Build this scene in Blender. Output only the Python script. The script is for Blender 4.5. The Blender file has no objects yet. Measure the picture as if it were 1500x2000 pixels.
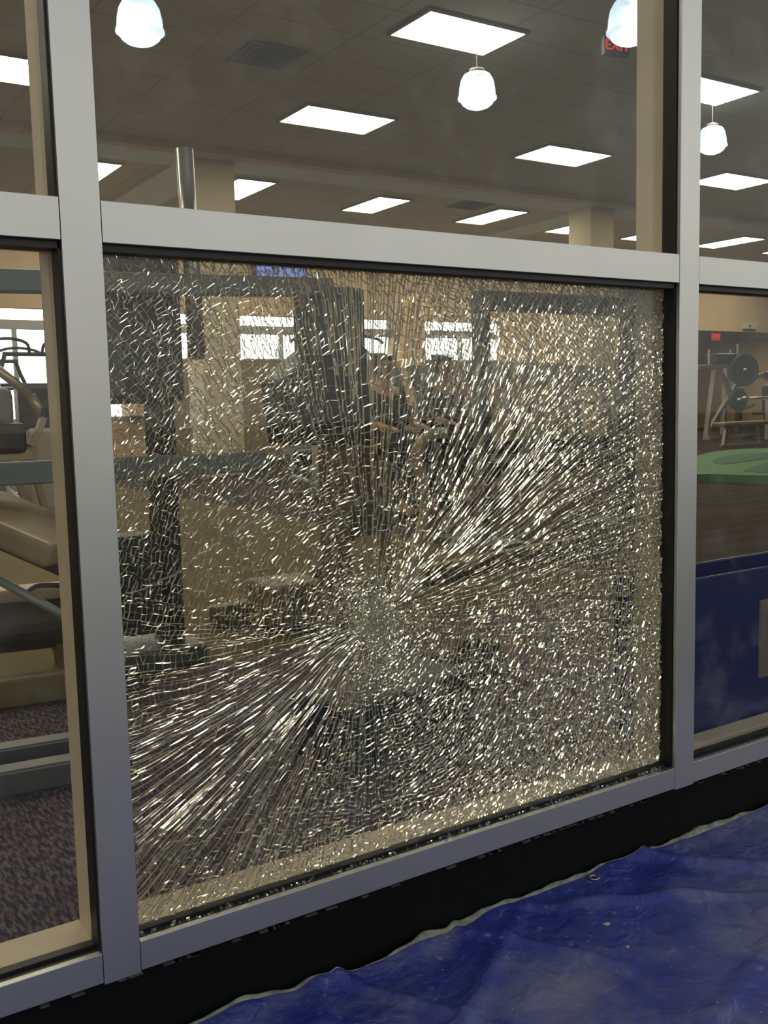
import bpy, bmesh, math, random
from mathutils import Vector, Matrix, noise
random.seed(7)
S = bpy.context.scene
COL = S.collection
# ------------------------------------------------------------ camera, world, exposure
S.view_settings.view_transform = 'Standard'
S.view_settings.look = 'None'
S.view_settings.gamma = 1
S.view_settings.use_curve_mapping = False
S.view_settings.exposure = 0.0
CP = Vector((-0.5163, -1.6380, 0.9426)); F = 1912.9
YAW, PITCH, ROLL = 0.57299, -0.108865, -0.023804
fw = Vector((math.sin(YAW)*math.cos(PITCH), math.cos(YAW)*math.cos(PITCH), math.sin(PITCH)))
r0 = Vector((math.cos(YAW), -math.sin(YAW), 0)); u0 = r0.cross(fw)
RT = r0*math.cos(ROLL)+u0*math.sin(ROLL); UP = -r0*math.sin(ROLL)+u0*math.cos(ROLL)
cd = bpy.data.cameras.new('camera'); cam = bpy.data.objects.new('camera', cd); COL.objects.link(cam)
cd.sensor_fit = 'VERTICAL'; cd.sensor_height = 24; cd.lens = F/2000*24; cd.clip_start = .02; cd.clip_end = 300
M = Matrix((RT, UP, -fw)).transposed().to_4x4(); M.translation = CP
cam.matrix_world = M; S.camera = cam

def aty(px, py, y):
    d = fw+RT*((px-750)/F)+UP*((1000-py)/F); return CP+d*((y-CP.y)/d.y)
def atz(px, py, z):
    d = fw+RT*((px-750)/F)+UP*((1000-py)/F); return CP+d*((z-CP.z)/d.z)

W = bpy.data.worlds.new('sky'); S.world = W; W.use_nodes = True
nt = W.node_tree; nt.nodes.clear()
N = nt.nodes.new; L = nt.links.new
out = N('ShaderNodeOutputWorld'); bg = N('ShaderNodeBackground'); tc = N('ShaderNodeTexCoord'); sp = N('ShaderNodeSeparateXYZ')
L(tc.outputs['Generated'], sp.inputs[0])
mr = N('ShaderNodeMapRange'); L(sp.outputs['Y'], mr.inputs[0]); mr.inputs[1].default_value = -.15; mr.inputs[2].default_value = .35
mr.inputs[3].default_value = 1.9; mr.inputs[4].default_value = 11.0     # shaded side behind the camera, sunlit side beyond the far windows
cr = N('ShaderNodeValToRGB'); e = cr.color_ramp.elements
mz = N('ShaderNodeMapRange'); L(sp.outputs['Z'], mz.inputs[0]); mz.inputs[1].default_value = -1; mz.inputs[2].default_value = 1
L(mz.outputs[0], cr.inputs[0])
e[0].position = .42; e[0].color = (.03, .033, .045, 1); e[1].position = .50; e[1].color = (.46, .45, .41, 1)
k = e.new(.60); k.color = (.62, .62, .58, 1)
k = e.new(.80); k.color = (.16, .165, .17, 1)
L(cr.outputs[0], bg.inputs[0]); L(mr.outputs[0], bg.inputs[1]); L(bg.outputs[0], out.inputs[0])
S.cycles.max_bounces = 10; S.cycles.transparent_max_bounces = 24; S.cycles.glossy_bounces = 5; S.cycles.diffuse_bounces = 4
S.cycles.sample_clamp_indirect = 8

# ------------------------------------------------------------ materials
MATS = {}
def mat(name, col, rough=.6, metal=0., noise_amt=0., nscale=20., bump=0., bscale=60., spec=.5, emit=None, estr=1., stretch=None, col2=None):
    if name in MATS: return MATS[name]
    m = bpy.data.materials.new(name); m.use_nodes = True; t = m.node_tree; b = t.nodes['Principled BSDF']
    b.inputs['Base Color'].default_value = (*col, 1); b.inputs['Roughness'].default_value = rough; b.inputs['Metallic'].default_value = metal
    b.inputs['Specular IOR Level'].default_value = spec
    if noise_amt or bump:
        tc = t.nodes.new('ShaderNodeTexCoord'); mp = t.nodes.new('ShaderNodeMapping'); t.links.new(tc.outputs['Object'], mp.inputs[0])
        if stretch: mp.inputs['Scale'].default_value = stretch
        n = t.nodes.new('ShaderNodeTexNoise'); n.inputs['Scale'].default_value = nscale; n.inputs['Detail'].default_value = 5
        t.links.new(mp.outputs[0], n.inputs['Vector'])
        if noise_amt:
            mx = t.nodes.new('ShaderNodeMix'); mx.data_type = 'RGBA'
            r = t.nodes.new('ShaderNodeMapRange'); r.inputs[1].default_value = .35; r.inputs[2].default_value = .65
            t.links.new(n.outputs[0], r.inputs[0]); t.links.new(r.outputs[0], mx.inputs[0])
            c2 = col2 or tuple(c*(1-noise_amt) for c in col)
            mx.inputs[6].default_value = (*col, 1); mx.inputs[7].default_value = (*c2, 1)
            t.links.new(mx.outputs[2], b.inputs['Base Color'])
        if bump:
            n2 = t.nodes.new('ShaderNodeTexNoise'); n2.inputs['Scale'].default_value = bscale; n2.inputs['Detail'].default_value = 4
            t.links.new(mp.outputs[0], n2.inputs['Vector'])
            bp = t.nodes.new('ShaderNodeBump'); bp.inputs['Strength'].default_value = bump; bp.inputs['Distance'].default_value = .01
            t.links.new(n2.outputs[0], bp.inputs['Height']); t.links.new(bp.outputs[0], b.inputs['Normal'])
    if emit:
        b.inputs['Emission Color'].default_value = (*emit, 1); b.inputs['Emission Strength'].default_value = estr
    MATS[name] = m; return m

ALU = mat('anodized_aluminium', (.60, .60, .575), .40, 1.0, .06, 3, .02, 300, stretch=(1, 1, 1))
BLACK = mat('black_rubber_gasket', (.006, .006, .006), .45)
BASE = mat('black_base', (.004, .0045, .005), .85, 0, .3, 30, spec=.15)
CASING = mat('beige_painted_casing', (.74, .60, .43), .6, 0, .08, 8)
TAN = mat('tan_wall_paint', (.62, .46, .27), .75, 0, .06, 3)
CREAM = mat('cream_column_paint', (.66, .55, .36), .7, 0, .05, 3)
GREYB = mat('daylit_grey_beam', (.62, .72, .84), .7)  # blue cast of the window daylight put into the beam colour
DARK = mat('dark_charcoal_plastic', (.022, .023, .024), .45, 0, .3, 12)
DGREY = mat('grey_green_steel', (.13, .14, .135), .4, .4, .1, 8)
LSTEEL = mat('brushed_steel', (.45, .43, .40), .3, .9)
BEIGE_M = mat('beige_enamel', (.55, .42, .28), .35, 0, .06, 10)
PAD = mat('taupe_vinyl', (.42, .30, .18), .4, 0, .1, 20)
PADD = mat('dark_brown_vinyl', (.06, .045, .032), .4, 0, .1, 20)
GREEN_PL = mat('dark_green_iron', (.02, .045, .035), .45)
OLIVE = mat('olive_enamel', (.20, .155, .065), .45, 0, .1, 10)

def carpet():
    m = bpy.data.materials.new('patterned_carpet'); m.use_nodes = True; t = m.node_tree; b = t.nodes['Principled BSDF']
    b.inputs['Roughness'].default_value = .95; b.inputs['Specular IOR Level'].default_value = .1
    tc = t.nodes.new('ShaderNodeTexCoord'); mp = t.nodes.new('ShaderNodeMapping'); mp.inputs['Rotation'].default_value = (0, 0, .5)
    mp.inputs['Scale'].default_value = (120, 30, 1); t.links.new(tc.outputs['Object'], mp.inputs[0])
    n = t.nodes.new('ShaderNodeTexNoise'); n.inputs['Scale'].default_value = 1; n.inputs['Detail'].default_value = 3; t.links.new(mp.outputs[0], n.inputs[0])
    n2 = t.nodes.new('ShaderNodeTexNoise'); n2.inputs['Scale'].default_value = 1.1; t.links.new(tc.outputs['Object'], n2.inputs[0])
    c = t.nodes.new('ShaderNodeValToRGB'); e = c.color_ramp.elements; e[0].position = .36; e[0].color = (.05, .045, .06, 1); e[1].position = .62; e[1].color = (.22, .18, .155, 1)
    k = e.new(.48); k.color = (.10, .075, .085, 1)
    t.links.new(n.outputs[0], c.inputs[0])
    mx = t.nodes.new('ShaderNodeMix'); mx.data_type = 'RGBA'; mx.blend_type = 'MULTIPLY'; mx.inputs[0].default_value = .6
    c2 = t.nodes.new('ShaderNodeValToRGB'); e = c2.color_ramp.elements; e[0].position = .4; e[0].color = (.75, .8, 1, 1); e[1].position = .6; e[1].color = (1, .85, .8, 1)
    t.links.new(n2.outputs[0], c2.inputs[0]); t.links.new(c.outputs[0], mx.inputs[6]); t.links.new(c2.outputs[0], mx.inputs[7]); t.links.new(mx.outputs[2], b.inputs[0])
    bp = t.nodes.new('ShaderNodeBump'); bp.inputs['Strength'].default_value = .5; bp.inputs['Distance'].default_value = .004; t.links.new(n.outputs[0], bp.inputs['Height']); t.links.new(bp.outputs[0], b.inputs['Normal'])
    return m
def planks():
    m = bpy.data.materials.new('dark_plank_floor'); m.use_nodes = True; t = m.node_tree; b = t.nodes['Principled BSDF']; b.inputs['Roughness'].default_value = .9; b.inputs['Specular IOR Level'].default_value = .1
    tc = t.nodes.new('ShaderNodeTexCoord'); mp = t.nodes.new('ShaderNodeMapping'); t.links.new(tc.outputs['Object'], mp.inputs[0])
    br = t.nodes.new('ShaderNodeTexBrick'); br.inputs['Scale'].default_value = 1; br.inputs['Brick Width'].default_value = 1.4; br.inputs['Row Height'].default_value = .14
    br.inputs['Mortar Size'].default_value = .004; br.inputs['Color1'].default_value = (.035, .024, .017, 1); br.inputs['Color2'].default_value = (.055, .038, .027, 1); br.inputs['Mortar'].default_value = (.012, .008, .006, 1)
    t.links.new(mp.outputs[0], br.inputs[0]); t.links.new(br.outputs[0], b.inputs[0])
    return m
def ceiling_mat():
    m = bpy.data.materials.new('acoustic_ceiling_tiles'); m.use_nodes = True; t = m.node_tree; b = t.nodes['Principled BSDF']; b.inputs['Roughness'].default_value = .9
    tc = t.nodes.new('ShaderNodeTexCoord')
    br = t.nodes.new('ShaderNodeTexBrick'); br.inputs['Scale'].default_value = 1; br.offset = 0; br.inputs['Brick Width'].default_value = 1.22; br.inputs['Row Height'].default_value = .70
    br.inputs['Mortar Size'].default_value = .012; br.inputs['Color1'].default_value = (.52, .48, .37, 1); br.inputs['Color2'].default_value = (.49, .455, .355, 1); br.inputs['Mortar'].default_value = (.36, .33, .25, 1)
    t.links.new(tc.outputs['Object'], br.inputs[0]); t.links.new(br.outputs[0], b.inputs[0])
    return m
def glass(name, dirt=.05, tint=(.93, .95, .93)):
    m = bpy.data.materials.new(name); m.use_nodes = True; t = m.node_tree; t.nodes.clear(); A = t.nodes.new; K = t.links.new
    o = A('ShaderNodeOutputMaterial'); tr = A('ShaderNodeBsdfTransparent'); tr.inputs[0].default_value = (*tint, 1)
    gl = A('ShaderNodeBsdfGlossy'); gl.inputs['Roughness'].default_value = .02; fr = A('ShaderNodeFresnel'); fr.inputs[0].default_value = 1.5
    g = A('ShaderNodeNewGeometry'); mul = A('ShaderNodeMath'); mul.operation = 'MULTIPLY'; inv = A('ShaderNodeMath'); inv.operation = 'SUBTRACT'; inv.inputs[0].default_value = 1; K(g.outputs['Backfacing'], inv.inputs[1])
    lim = A('ShaderNodeMath'); lim.operation = 'MINIMUM'; lim.inputs[1].default_value = .6; K(fr.outputs[0], lim.inputs[0]); K(lim.outputs[0], mul.inputs[0]); K(inv.outputs[0], mul.inputs[1])
    mx = A('ShaderNodeMixShader'); K(mul.outputs[0], mx.inputs[0]); K(tr.outputs[0], mx.inputs[1]); K(gl.outputs[0], mx.inputs[2])
    df = A('ShaderNodeBsdfDiffuse'); df.inputs[0].default_value = (.8, .78, .7, 1)
    tc = A('ShaderNodeTexCoord'); n = A('ShaderNodeTexNoise'); n.inputs['Scale'].default_value = 7; n.inputs['Detail'].default_value = 9; n.inputs['Roughness'].default_value = .7; K(tc.outputs['Object'], n.inputs[0])
    r = A('ShaderNodeMapRange'); r.inputs[1].default_value = .5; r.inputs[2].default_value = .85; r.inputs[3].default_value = dirt*.25; r.inputs[4].default_value = dirt*3; K(n.outputs[0], r.inputs[0])
    m2 = A('ShaderNodeMixShader'); K(r.outputs[0], m2.inputs[0]); K(mx.outputs[0], m2.inputs[1]); K(df.outputs[0], m2.inputs[2]); K(m2.outputs[0], o.inputs[0])
    return m
GLASS = glass('window_glass', .03)
CLEAR = glass('clear_glass', .01, (.97, .97, .97))
PANE = glass('cracked_pane_glass', .02, (.90, .91, .885))
def crackmat(name, tcol, gcol, rough, fac_g, fac_d, dcol):
    m = bpy.data.materials.new(name); m.use_nodes = True; t = m.node_tree; t.nodes.clear(); A = t.nodes.new; K = t.links.new
    o = A('ShaderNodeOutputMaterial'); tr = A('ShaderNodeBsdfTransparent'); tr.inputs[0].default_value = (*tcol, 1)
    gl = A('ShaderNodeBsdfGlossy'); gl.inputs['Roughness'].default_value = rough; gl.inputs[0].default_value = (*gcol, 1)
    df = A('ShaderNodeBsdfDiffuse'); df.inputs[0].default_value = (*dcol, 1); tl = A('ShaderNodeBsdfTranslucent'); tl.inputs[0].default_value = (*dcol, 1)
    a = A('ShaderNodeMixShader'); a.inputs[0].default_value = fac_g; K(tr.outputs[0], a.inputs[1]); K(gl.outputs[0], a.inputs[2])
    d = A('ShaderNodeMixShader'); d.inputs[0].default_value = .45; K(df.outputs[0], d.inputs[1]); K(tl.outputs[0], d.inputs[2])
    b = A('ShaderNodeMixShader'); b.inputs[0].default_value = fac_d; K(a.outputs[0], b.inputs[1]); K(d.outputs[0], b.inputs[2]); K(b.outputs[0], o.inputs[0])
    return m
CRACK = crackmat('crack_walls', (.84, .87, .85), (1.0, .98, .92), .15, .84, .20, (.58, .75, .73))
WIDE = crackmat('open_crack_frost', (.8, .9, .88), (.9, .95, .93), .3, .3, .5, (.50, .64, .62))
CRUMB = crackmat('glass_crumb', (.75, .8, .78), (.95, .95, .95), .05, .5, .12, (.6, .7, .68))
def tarpmat():
    m = bpy.data.materials.new('blue_woven_tarp'); m.use_nodes = True; t = m.node_tree; b = t.nodes['Principled BSDF']; b.inputs['Roughness'].default_value = .42
    A = t.nodes.new; K = t.links.new; tc = A('ShaderNodeTexCoord')
    n = A('ShaderNodeTexNoise'); n.inputs['Scale'].default_value = 3.2; n.inputs['Detail'].default_value = 7; n.inputs['Roughness'].default_value = .62; K(tc.outputs['Object'], n.inputs[0])
    r = A('ShaderNodeMapRange'); r.inputs[1].default_value = .46; r.inputs[2].default_value = .74; K(n.outputs[0], r.inputs[0])
    mx = A('ShaderNodeMix'); mx.data_type = 'RGBA'; mx.inputs[6].default_value = (.024, .038, .24, 1); mx.inputs[7].default_value = (.17, .18, .26, 1); K(r.outputs[0], mx.inputs[0])
    s = A('ShaderNodeTexNoise'); s.inputs['Scale'].default_value = 60; s.inputs['Detail'].default_value = 4; K(tc.outputs['Object'], s.inputs[0])
    r2 = A('ShaderNodeMapRange'); r2.inputs[1].default_value = .62; r2.inputs[2].default_value = .8; r2.inputs[4].default_value = .6; K(s.outputs[0], r2.inputs[0])
    m2 = A('ShaderNodeMix'); m2.data_type = 'RGBA'; m2.inputs[7].default_value = (.3, .31, .36, 1); K(mx.outputs[2], m2.inputs[6]); K(r2.outputs[0], m2.inputs[0]); K(m2.outputs[2], b.inputs[0])
    w = A('ShaderNodeTexNoise'); w.inputs['Scale'].default_value = 14; w.inputs['Detail'].default_value = 6; w.inputs['Distortion'].default_value = 1.2; K(tc.outputs['Object'], w.inputs[0])
    bp = A('ShaderNodeBump'); bp.inputs['Strength'].default_value = .8; bp.inputs['Distance'].default_value = .016; K(w.outputs[0], bp.inputs['Height']); K(bp.outputs[0], b.inputs['Normal'])
    return m

# ------------------------------------------------------------ mesh helpers
class MB:
    def __init__(s): s.v = []; s.f = []
    def add(s, V, Fc):
        o = len(s.v); s.v += [tuple(p) for p in V]; s.f += [tuple(i+o for i in f) for f in Fc]; return s
    def box(s, x0, x1, y0, y1, z0, z1, R=None, c=None):
        V = [Vector(p) for p in ((x0,y0,z0),(x1,y0,z0),(x1,y1,z0),(x0,y1,z0),(x0,y0,z1),(x1,y0,z1),(x1,y1,z1),(x0,y1,z1))]
        if R is not None: V = [R@(p-c)+c for p in V]
        return s.add(V, ((3,2,1,0),(4,5,6,7),(0,1,5,4),(1,2,6,5),(2,3,7,6),(3,0,4,7)))
    def bar(s, a, b, w, h, up=(0,0,1)):
        a = Vector(a); b = Vector(b); d = (b-a).normalized(); u = Vector(up)
        if abs(d.dot(u)) > .98: u = Vector((0, 1, 0))
        x = d.cross(u).normalized(); u = x.cross(d)
        V = [q+x*sx*w/2+u*sz*h/2 for q in (a, b) for sx, sz in ((-1,-1),(1,-1),(1,1),(-1,1))]
        return s.add(V, ((0,1,2,3),(7,6,5,4),(0,4,5,1),(1,5,6,2),(2,6,7,3),(3,7,4,0)))
    def tube(s, pts, r, n=12, cap=True):
        pts = [Vector(p) for p in pts]; rs = r if isinstance(r, (list, tuple)) else [r]*len(pts); rings = []; u = None
        for i, p in enumerate(pts):
            d = (pts[min(i+1, len(pts)-1)]-pts[max(i-1, 0)]).normalized()
            if u is None: u = d.orthogonal().normalized()
            else: u = (u-d*u.dot(d)).normalized()
            w = d.cross(u); rings.append([p+(u*math.cos(2*math.pi*k/n)+w*math.sin(2*math.pi*k/n))*rs[i] for k in range(n)])
        V = [q for R in rings for q in R]; Fc = [(i*n+k, i*n+(k+1)%n, (i+1)*n+(k+1)%n, (i+1)*n+k) for i in range(len(pts)-1) for k in range(n)]
        if cap: Fc += [tuple(range(n))[::-1], tuple((len(pts)-1)*n+k for k in range(n))]
        return s.add(V, Fc)
    def lathe(s, prof, c=(0,0,0), n=32, axis=(0,0,1)):
        q = Vector((0,0,1)).rotation_difference(Vector(axis)); c = Vector(c)
        V = [c+q@Vector((r*math.cos(2*math.pi*k/n), r*math.sin(2*math.pi*k/n), z)) for r, z in prof for k in range(n)]
        m = len(prof); return s.add(V, [(i*n+k, i*n+(k+1)%n, (i+1)*n+(k+1)%n, (i+1)*n+k) for i in range(m-1) for k in range(n)])
    def prism(s, P, ext):
        P = [Vector(p) for p in P]; ext = Vector(ext); n = len(P)
        return s.add(P+[p+ext for p in P], [tuple(range(n))[::-1], tuple(range(n, 2*n))]+[(i, (i+1)%n, n+(i+1)%n, n+i) for i in range(n)])
    def build(s, name, m, parent=None, bevel=0, smooth=False, kind=None, label=None, fix=True):
        me = bpy.data.meshes.new(name); me.from_pydata(s.v, [], s.f); me.materials.append(m)
        if fix:
            bm = bmesh.new(); bm.from_mesh(me); bmesh.ops.recalc_face_normals(bm, faces=bm.faces); bm.to_mesh(me); bm.free()
        if smooth:
            for p in me.polygons: p.use_smooth = True
        o = bpy.data.objects.new(name, me); COL.objects.link(o)
        if parent: o.parent = parent
        if bevel:
            b = o.modifiers.new('bevel', 'BEVEL'); b.width = bevel; b.segments = 3; b.limit_method = 'ANGLE'
        if kind: o['kind'] = kind
        if label: o['label'] = label
        return o
def smoothpts(P, k=6):
    P = [Vector(p) for p in P]; R = []
    for i in range(len(P)-1):
        a, b, c, d = P[max(i-1, 0)], P[i], P[i+1], P[min(i+2, len(P)-1)]
        for j in range(k):
            t = j/k; R.append(.5*((2*b)+(c-a)*t+(2*a-5*b+4*c-d)*t*t+(3*b-a-3*c+d)*t**3))
    return R+[P[-1]]
def thing(name, label, cat, group=None, loc=(0,0,0)):
    o = bpy.data.objects.new(name, None); COL.objects.link(o); o.empty_display_size = .1
    o.location = loc; o['label'] = label; o['category'] = cat
    if group: o['group'] = group
    return o
def tag(o, label, cat, group=None, kind=None):
    o['label'] = label; o['category'] = cat
    if group: o['group'] = group
    if kind: o['kind'] = kind
    return o
def grp(name, kind='structure'):
    o = bpy.data.objects.new(name, None); COL.objects.link(o); o['kind'] = kind; return o
def dup(o, off, label=None):
    r = o.copy(); COL.objects.link(r); r.location = Vector(o.location)+Vector(off)
    if label: r['label'] = label
    for ch in [c for c in bpy.data.objects if c.parent == o]:
        c = ch.copy(); COL.objects.link(c); c.parent = r
        for g in [x for x in bpy.data.objects if x.parent == ch]:
            d = g.copy(); COL.objects.link(d); d.parent = c
    return r

# ------------------------------------------------------------ room shell
PW, PH = 1.4107, 1.22          # lower centre pane
T, SL, ML, MR = .068, .0545, .066, .0697
FZ = -.06                      # interior floor
CZ = 4.6                       # ceiling
YB = 16.0                      # back wall
MB().box(-6, 34, .15, 1.95, FZ-.1, FZ).build('floor', carpet(), kind='structure')
TANF = mat('tan_rubber_floor', (.12, .09, .042), .95, 0, .15, 3, spec=.1)
MB().box(-6, 3.6, 1.95, 20.1, FZ-.1, FZ).build('floor', TANF, kind='structure')
MB().box(3.6, 34, 1.95, 20.1, FZ-.1, FZ).build('floor', planks(), kind='structure')
MB().box(-6, 34, .15, 20.1, CZ, CZ+.1).build('ceiling', ceiling_mat(), kind='structure')
MB().box(-6.1, -6, .02, 20.1, FZ, CZ).build('wall_left', TAN, kind='structure')
MB().box(34, 34.1, .02, 20.1, FZ, CZ).build('wall_right', TAN, kind='structure')
# back wall with two window openings (x -1..14.2), transom strip above
wb = MB()
HD, ST0, ST1, SILL = 2.38, 2.54, 2.74, .85
wb.box(-6, 18.2, YB, YB+.2, ST1, CZ).box(-6, 18.2, YB, YB+.2, FZ, SILL).box(-6, -1, YB, YB+.2, SILL, ST1).box(14.2, 18.2, YB, YB+.2, SILL, ST1)
wb.box(5.9, 14.2, YB, YB+.2, SILL-.01, 1.87)
wb.box(11.2, 11.86, YB-.25, YB+.2, SILL, ST1).box(5.3, 5.9, YB-.25, YB+.2, SILL, ST1)
wb.build('wall_back', TAN, kind='structure')
MB().box(18.2, 34, YB, YB+.3, 2.72, CZ).build('wall_back_soffit', TAN, kind='structure').name = 'trim_1'
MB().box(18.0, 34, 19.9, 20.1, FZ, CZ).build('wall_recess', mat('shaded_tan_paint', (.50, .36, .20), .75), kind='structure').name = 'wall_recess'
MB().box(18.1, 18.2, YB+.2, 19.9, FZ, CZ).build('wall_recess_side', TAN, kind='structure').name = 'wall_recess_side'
MB().box(18.2, 34, YB+.3, 19.9, 2.9, 3.0).build('ceiling', ceiling_mat(), kind='structure')
MB().box(5.9, 11.2, YB-.02, YB, FZ, 1.85).build('trim_8', mat('taupe_wall_darkening', (.26, .20, .13), .8), kind='structure')  # taupe sheets added to darken the wall below the windows
MB().box(11.86, 18.2, YB-.02, YB, FZ, 1.85).build('trim_9', MATS['taupe_wall_darkening'], kind='structure')
VAL = mat('grey_window_frame', (.45, .45, .42), .5)
for n, (x0, x1, k) in enumerate(((-1, 5.3, 4), (5.9, 11.2, 3), (11.86, 14.2, 1)), 2):
    SL_ = SILL if n == 2 else 1.87
    w = grp(f'window_{n}')
    MB().box(x0, x1, YB+.02, YB+.12, HD, ST0).build('window_head', VAL, w)
    m = MB()
    for j in range(1, k+1):
        xx = x0+(x1-x0)*j/(k+1) if n > 2 else (-.2, 1.2, 3.45, 4.6)[j-1]
        m.box(xx-.04, xx+.04, YB+.03, YB+.11, SL_, HD)
    m.build('window_mullion', VAL, w)
    MB().box(x0, x1, YB-.03, YB+.14, SL_-.04+(.041 if n > 2 else 0), SL_+(.03 if n > 2 else 0)).build('window_sill', VAL, w)
    MB().box(x0, x1, YB+.06, YB+.07, SL_, HD).build('glass_pane', CLEAR, w)
    MB().box(x0, x1, YB+.06, YB+.07, ST0, ST1).build('glass_pane', CLEAR, w)
# ceiling beams and columns
MB().box(-6, 34, 11.75, 12.6, CZ-.06, CZ).build('trim_2', GREYB, kind='structure')
MB().box(-6, 34, 11.55, 11.75, CZ-.10, CZ).build('trim_3', TAN, kind='structure')
for n, x in enumerate((5.15, 13.35), 4):
    MB().box(x-.05, x+.75, 12.6, YB, CZ-.05, CZ).build(f'trim_{n}', GREYB, kind='structure')
for n, (x0, x1) in enumerate(((5.18, 5.80), (13.05, 13.65)), 6):
    MB().box(x0, x1, 12.0, 12.6, FZ, CZ-.06).build(f'trim_{n}', CREAM, bevel=.01, kind='structure')

# ------------------------------------------------------------ storefront
sf = grp('window_1')
ZT = 2.55; XL = -1.5; XR = PW+MR+1.45
YG = .044                       # glass plane
for x0, x1 in ((-ML, 0), (PW, PW+MR), (XL-.07, XL), (XR, XR+.07)):
    MB().box(x0, x1, 0, .012, -SL-.004, ZT).build('mullion', ALU, sf, bevel=.0012)
    MB().box(x0+.001, x1-.001, .012, .055, -SL+.004, ZT).build('mullion_core', BLACK, sf)
for x0, x1 in ((XL, -ML), (0, PW), (PW+MR, XR)):
    g = .0012
    MB().box(x0+g, x1-g, .0005, .012, PH, PH+T).build('transom', ALU, sf, bevel=.001)
    MB().box(x0, x1, .012, .055, PH+.001, PH+T-.001).build('transom_core', BLACK, sf)
    MB().box(x0+g, x1-g, .0005, .014, -SL, 0).build('sill', ALU, sf, bevel=.001)
    MB().box(x0, x1, .014, .055, -SL, -.003).build('sill_channel', mat('dark_sill_channel', (.035, .034, .032), .5, 0, .4, 60), sf)
    MB().box(x0, x1, .0, .012, ZT, ZT+.06).build('head_rail', ALU, sf)
    # gaskets round each opening
    for z0, z1 in ((0, PH), (PH+T, ZT)):
        gm = MB().box(x0, x0+.004, .013, YG+.008, z0, z1).box(x1-.004, x1, .013, YG+.008, z0, z1).box(x0, x1, .013, YG+.008, z1-.012, z1).box(x0, x1, YG-.012, YG+.008, z0-.002, z0+.004)
        gm.build('gasket', BLACK, sf)
        # beige interior casing
        c = MB().box(x0-.02, x0-.004, .056, .145, z0-.02, z1).box(x1+.004 if False else x1-.001, x1+.02, .056, .14, z0-.02, z1).box(x0, x1, .056, .14, z1, z1+.02)
        if z0 == 0: c.box(x0, x1, .056, .15, -.045, -.004)
        else: c.box(x0, x1, .056, .14, z0-.02, z0-.002)
        c.build('interior_casing', CASING, sf)
        if not (x0 == 0 and z0 == 0):
            MB().box(x0+.003, x1-.003, YG, YG+.006, z0+.002, z1-.002).build('glass_pane', GLASS, sf)
WF = mat('grey_render_wall', (.3, .3, .29), .8)
MB().box(-6.1, XL-.07, .0, .15, -.3, CZ).box(XR+.07, 34.1, .0, .15, -.3, CZ).box(XL-.07, XR+.07, .0, .15, ZT+.06, CZ).build('wall_front', WF, kind='structure')
MB().box(XL-.07, XR+.07, .012, .15, -.3, -SL-.004).build('baseboard_front', BASE, kind='structure')
m = MB(); rr = random.Random(3)
for i in range(60):            # flaking sealant under the sill
    x = rr.uniform(-.5, 2.0); w = rr.uniform(.008, .03)
    m.box(x, x+w, -.0015, .012, -SL-.0045-rr.uniform(0, .003), -SL-.003)
m.build('sealant_bead', mat('grey_sealant', (.045, .045, .045), .8), sf)
MB().box(-40, 60, -60, .012, -.32, -.225).build('ground', mat('dark_pavement', (.05, .05, .052), .9, 0, .3, 40), kind='structure')

# ------------------------------------------------------------ shattered pane
cp = MB().box(.003, PW-.003, YG, YG+.005, .004, PH-.003).build('shattered_glass_pane', PANE)
tag(cp, 'large shattered tempered glass pane with cracks radiating from an impact point', 'window pane')
IX, IZ = .541, .500
rnd = random.Random(11)
def nz(x, z, s, o=0.): return noise.noise(Vector((x*s+o, z*s-o, o*1.7)))
def wsp(r): return min(.0068, .0026+.024*r)
def aniso(th, x, z, r):
    d = math.degrees(th) % 360
    def bump(c, w): 
        q = (d-c+180) % 360-180; return math.exp(-(q/w)**2)
    a = max(bump(32, 34), bump(214, 30), bump(88, 16)*.9, bump(182, 12)*.7, bump(268, 12)*.5)
    if d < 70 or d > 340: fall = 1-max(0, (r-.45))/.5
    elif 180 < d < 260: fall = 1.1-max(0, (r-.5))/.6
    else: fall = 1-max(0, (r-.62))/.3
    a = a*max(0, min(1, fall))*(1 if r > .05 else r/.05)
    a += .35*nz(x, z, 4, 5)
    return max(0, min(1, a))
lines = []                      # (angle, start radius)
N0 = 20
for Lv in range(0, 7):
    n = N0*2**Lv
    for j in range(n):
        if Lv and j % 2 == 0: continue
        if Lv == 0: rs = .006
        else:
            rs = .01
            while 2*math.pi*rs/(n/2) < 1.42*wsp(rs) and rs < 1.4: rs += .002
        th = 2*math.pi*(j+rnd.uniform(-.13, .13))/n
        lines.append([th, rs*rnd.uniform(.82, 1.22)])
lines.sort()
def warp(x, z, r):
    k = min(1, r/.12)
    x2 = x+k*(.020*nz(x, z, 2.3, 1)+.006*nz(x, z, 9, 2)+.0016*nz(x, z, 45, 3))
    z2 = z+k*(.020*nz(x, z, 2.3, 11)+.006*nz(x, z, 9, 12)+.0016*nz(x, z, 45, 13))
    return x2, z2
nodes = []                      # per line list of (r,x,z,a)
for th, rs in lines:
    r = rs; L_ = []
    if rs < 1.3:
        while r < 1.25:
            x = IX+r*math.cos(th); z = IZ+r*math.sin(th)
            if -.05 < x < PW+.05 and -.05 < z < PH+.05:
                w = wsp(r); a = aniso(th, x, z, r)
                jt = w*(.40*(1-a)**1.5+.075)*rnd.gauss(0, .75)
                jr = w*.3*(1-a)*rnd.gauss(0, .7)
                x += -math.sin(th)*jt+math.cos(th)*jr; z += math.cos(th)*jt+math.sin(th)*jr
                x, z = warp(x, z, r)
                L_.append((r, x, z, a)); r += w*(1.05+2.1*a*a)*rnd.uniform(.7, 1.3)
            else:
                if r > .3: break
                r += .01
    nodes.append(L_)
Y0, Y1 = YG-.0002, YG+.0052
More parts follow.
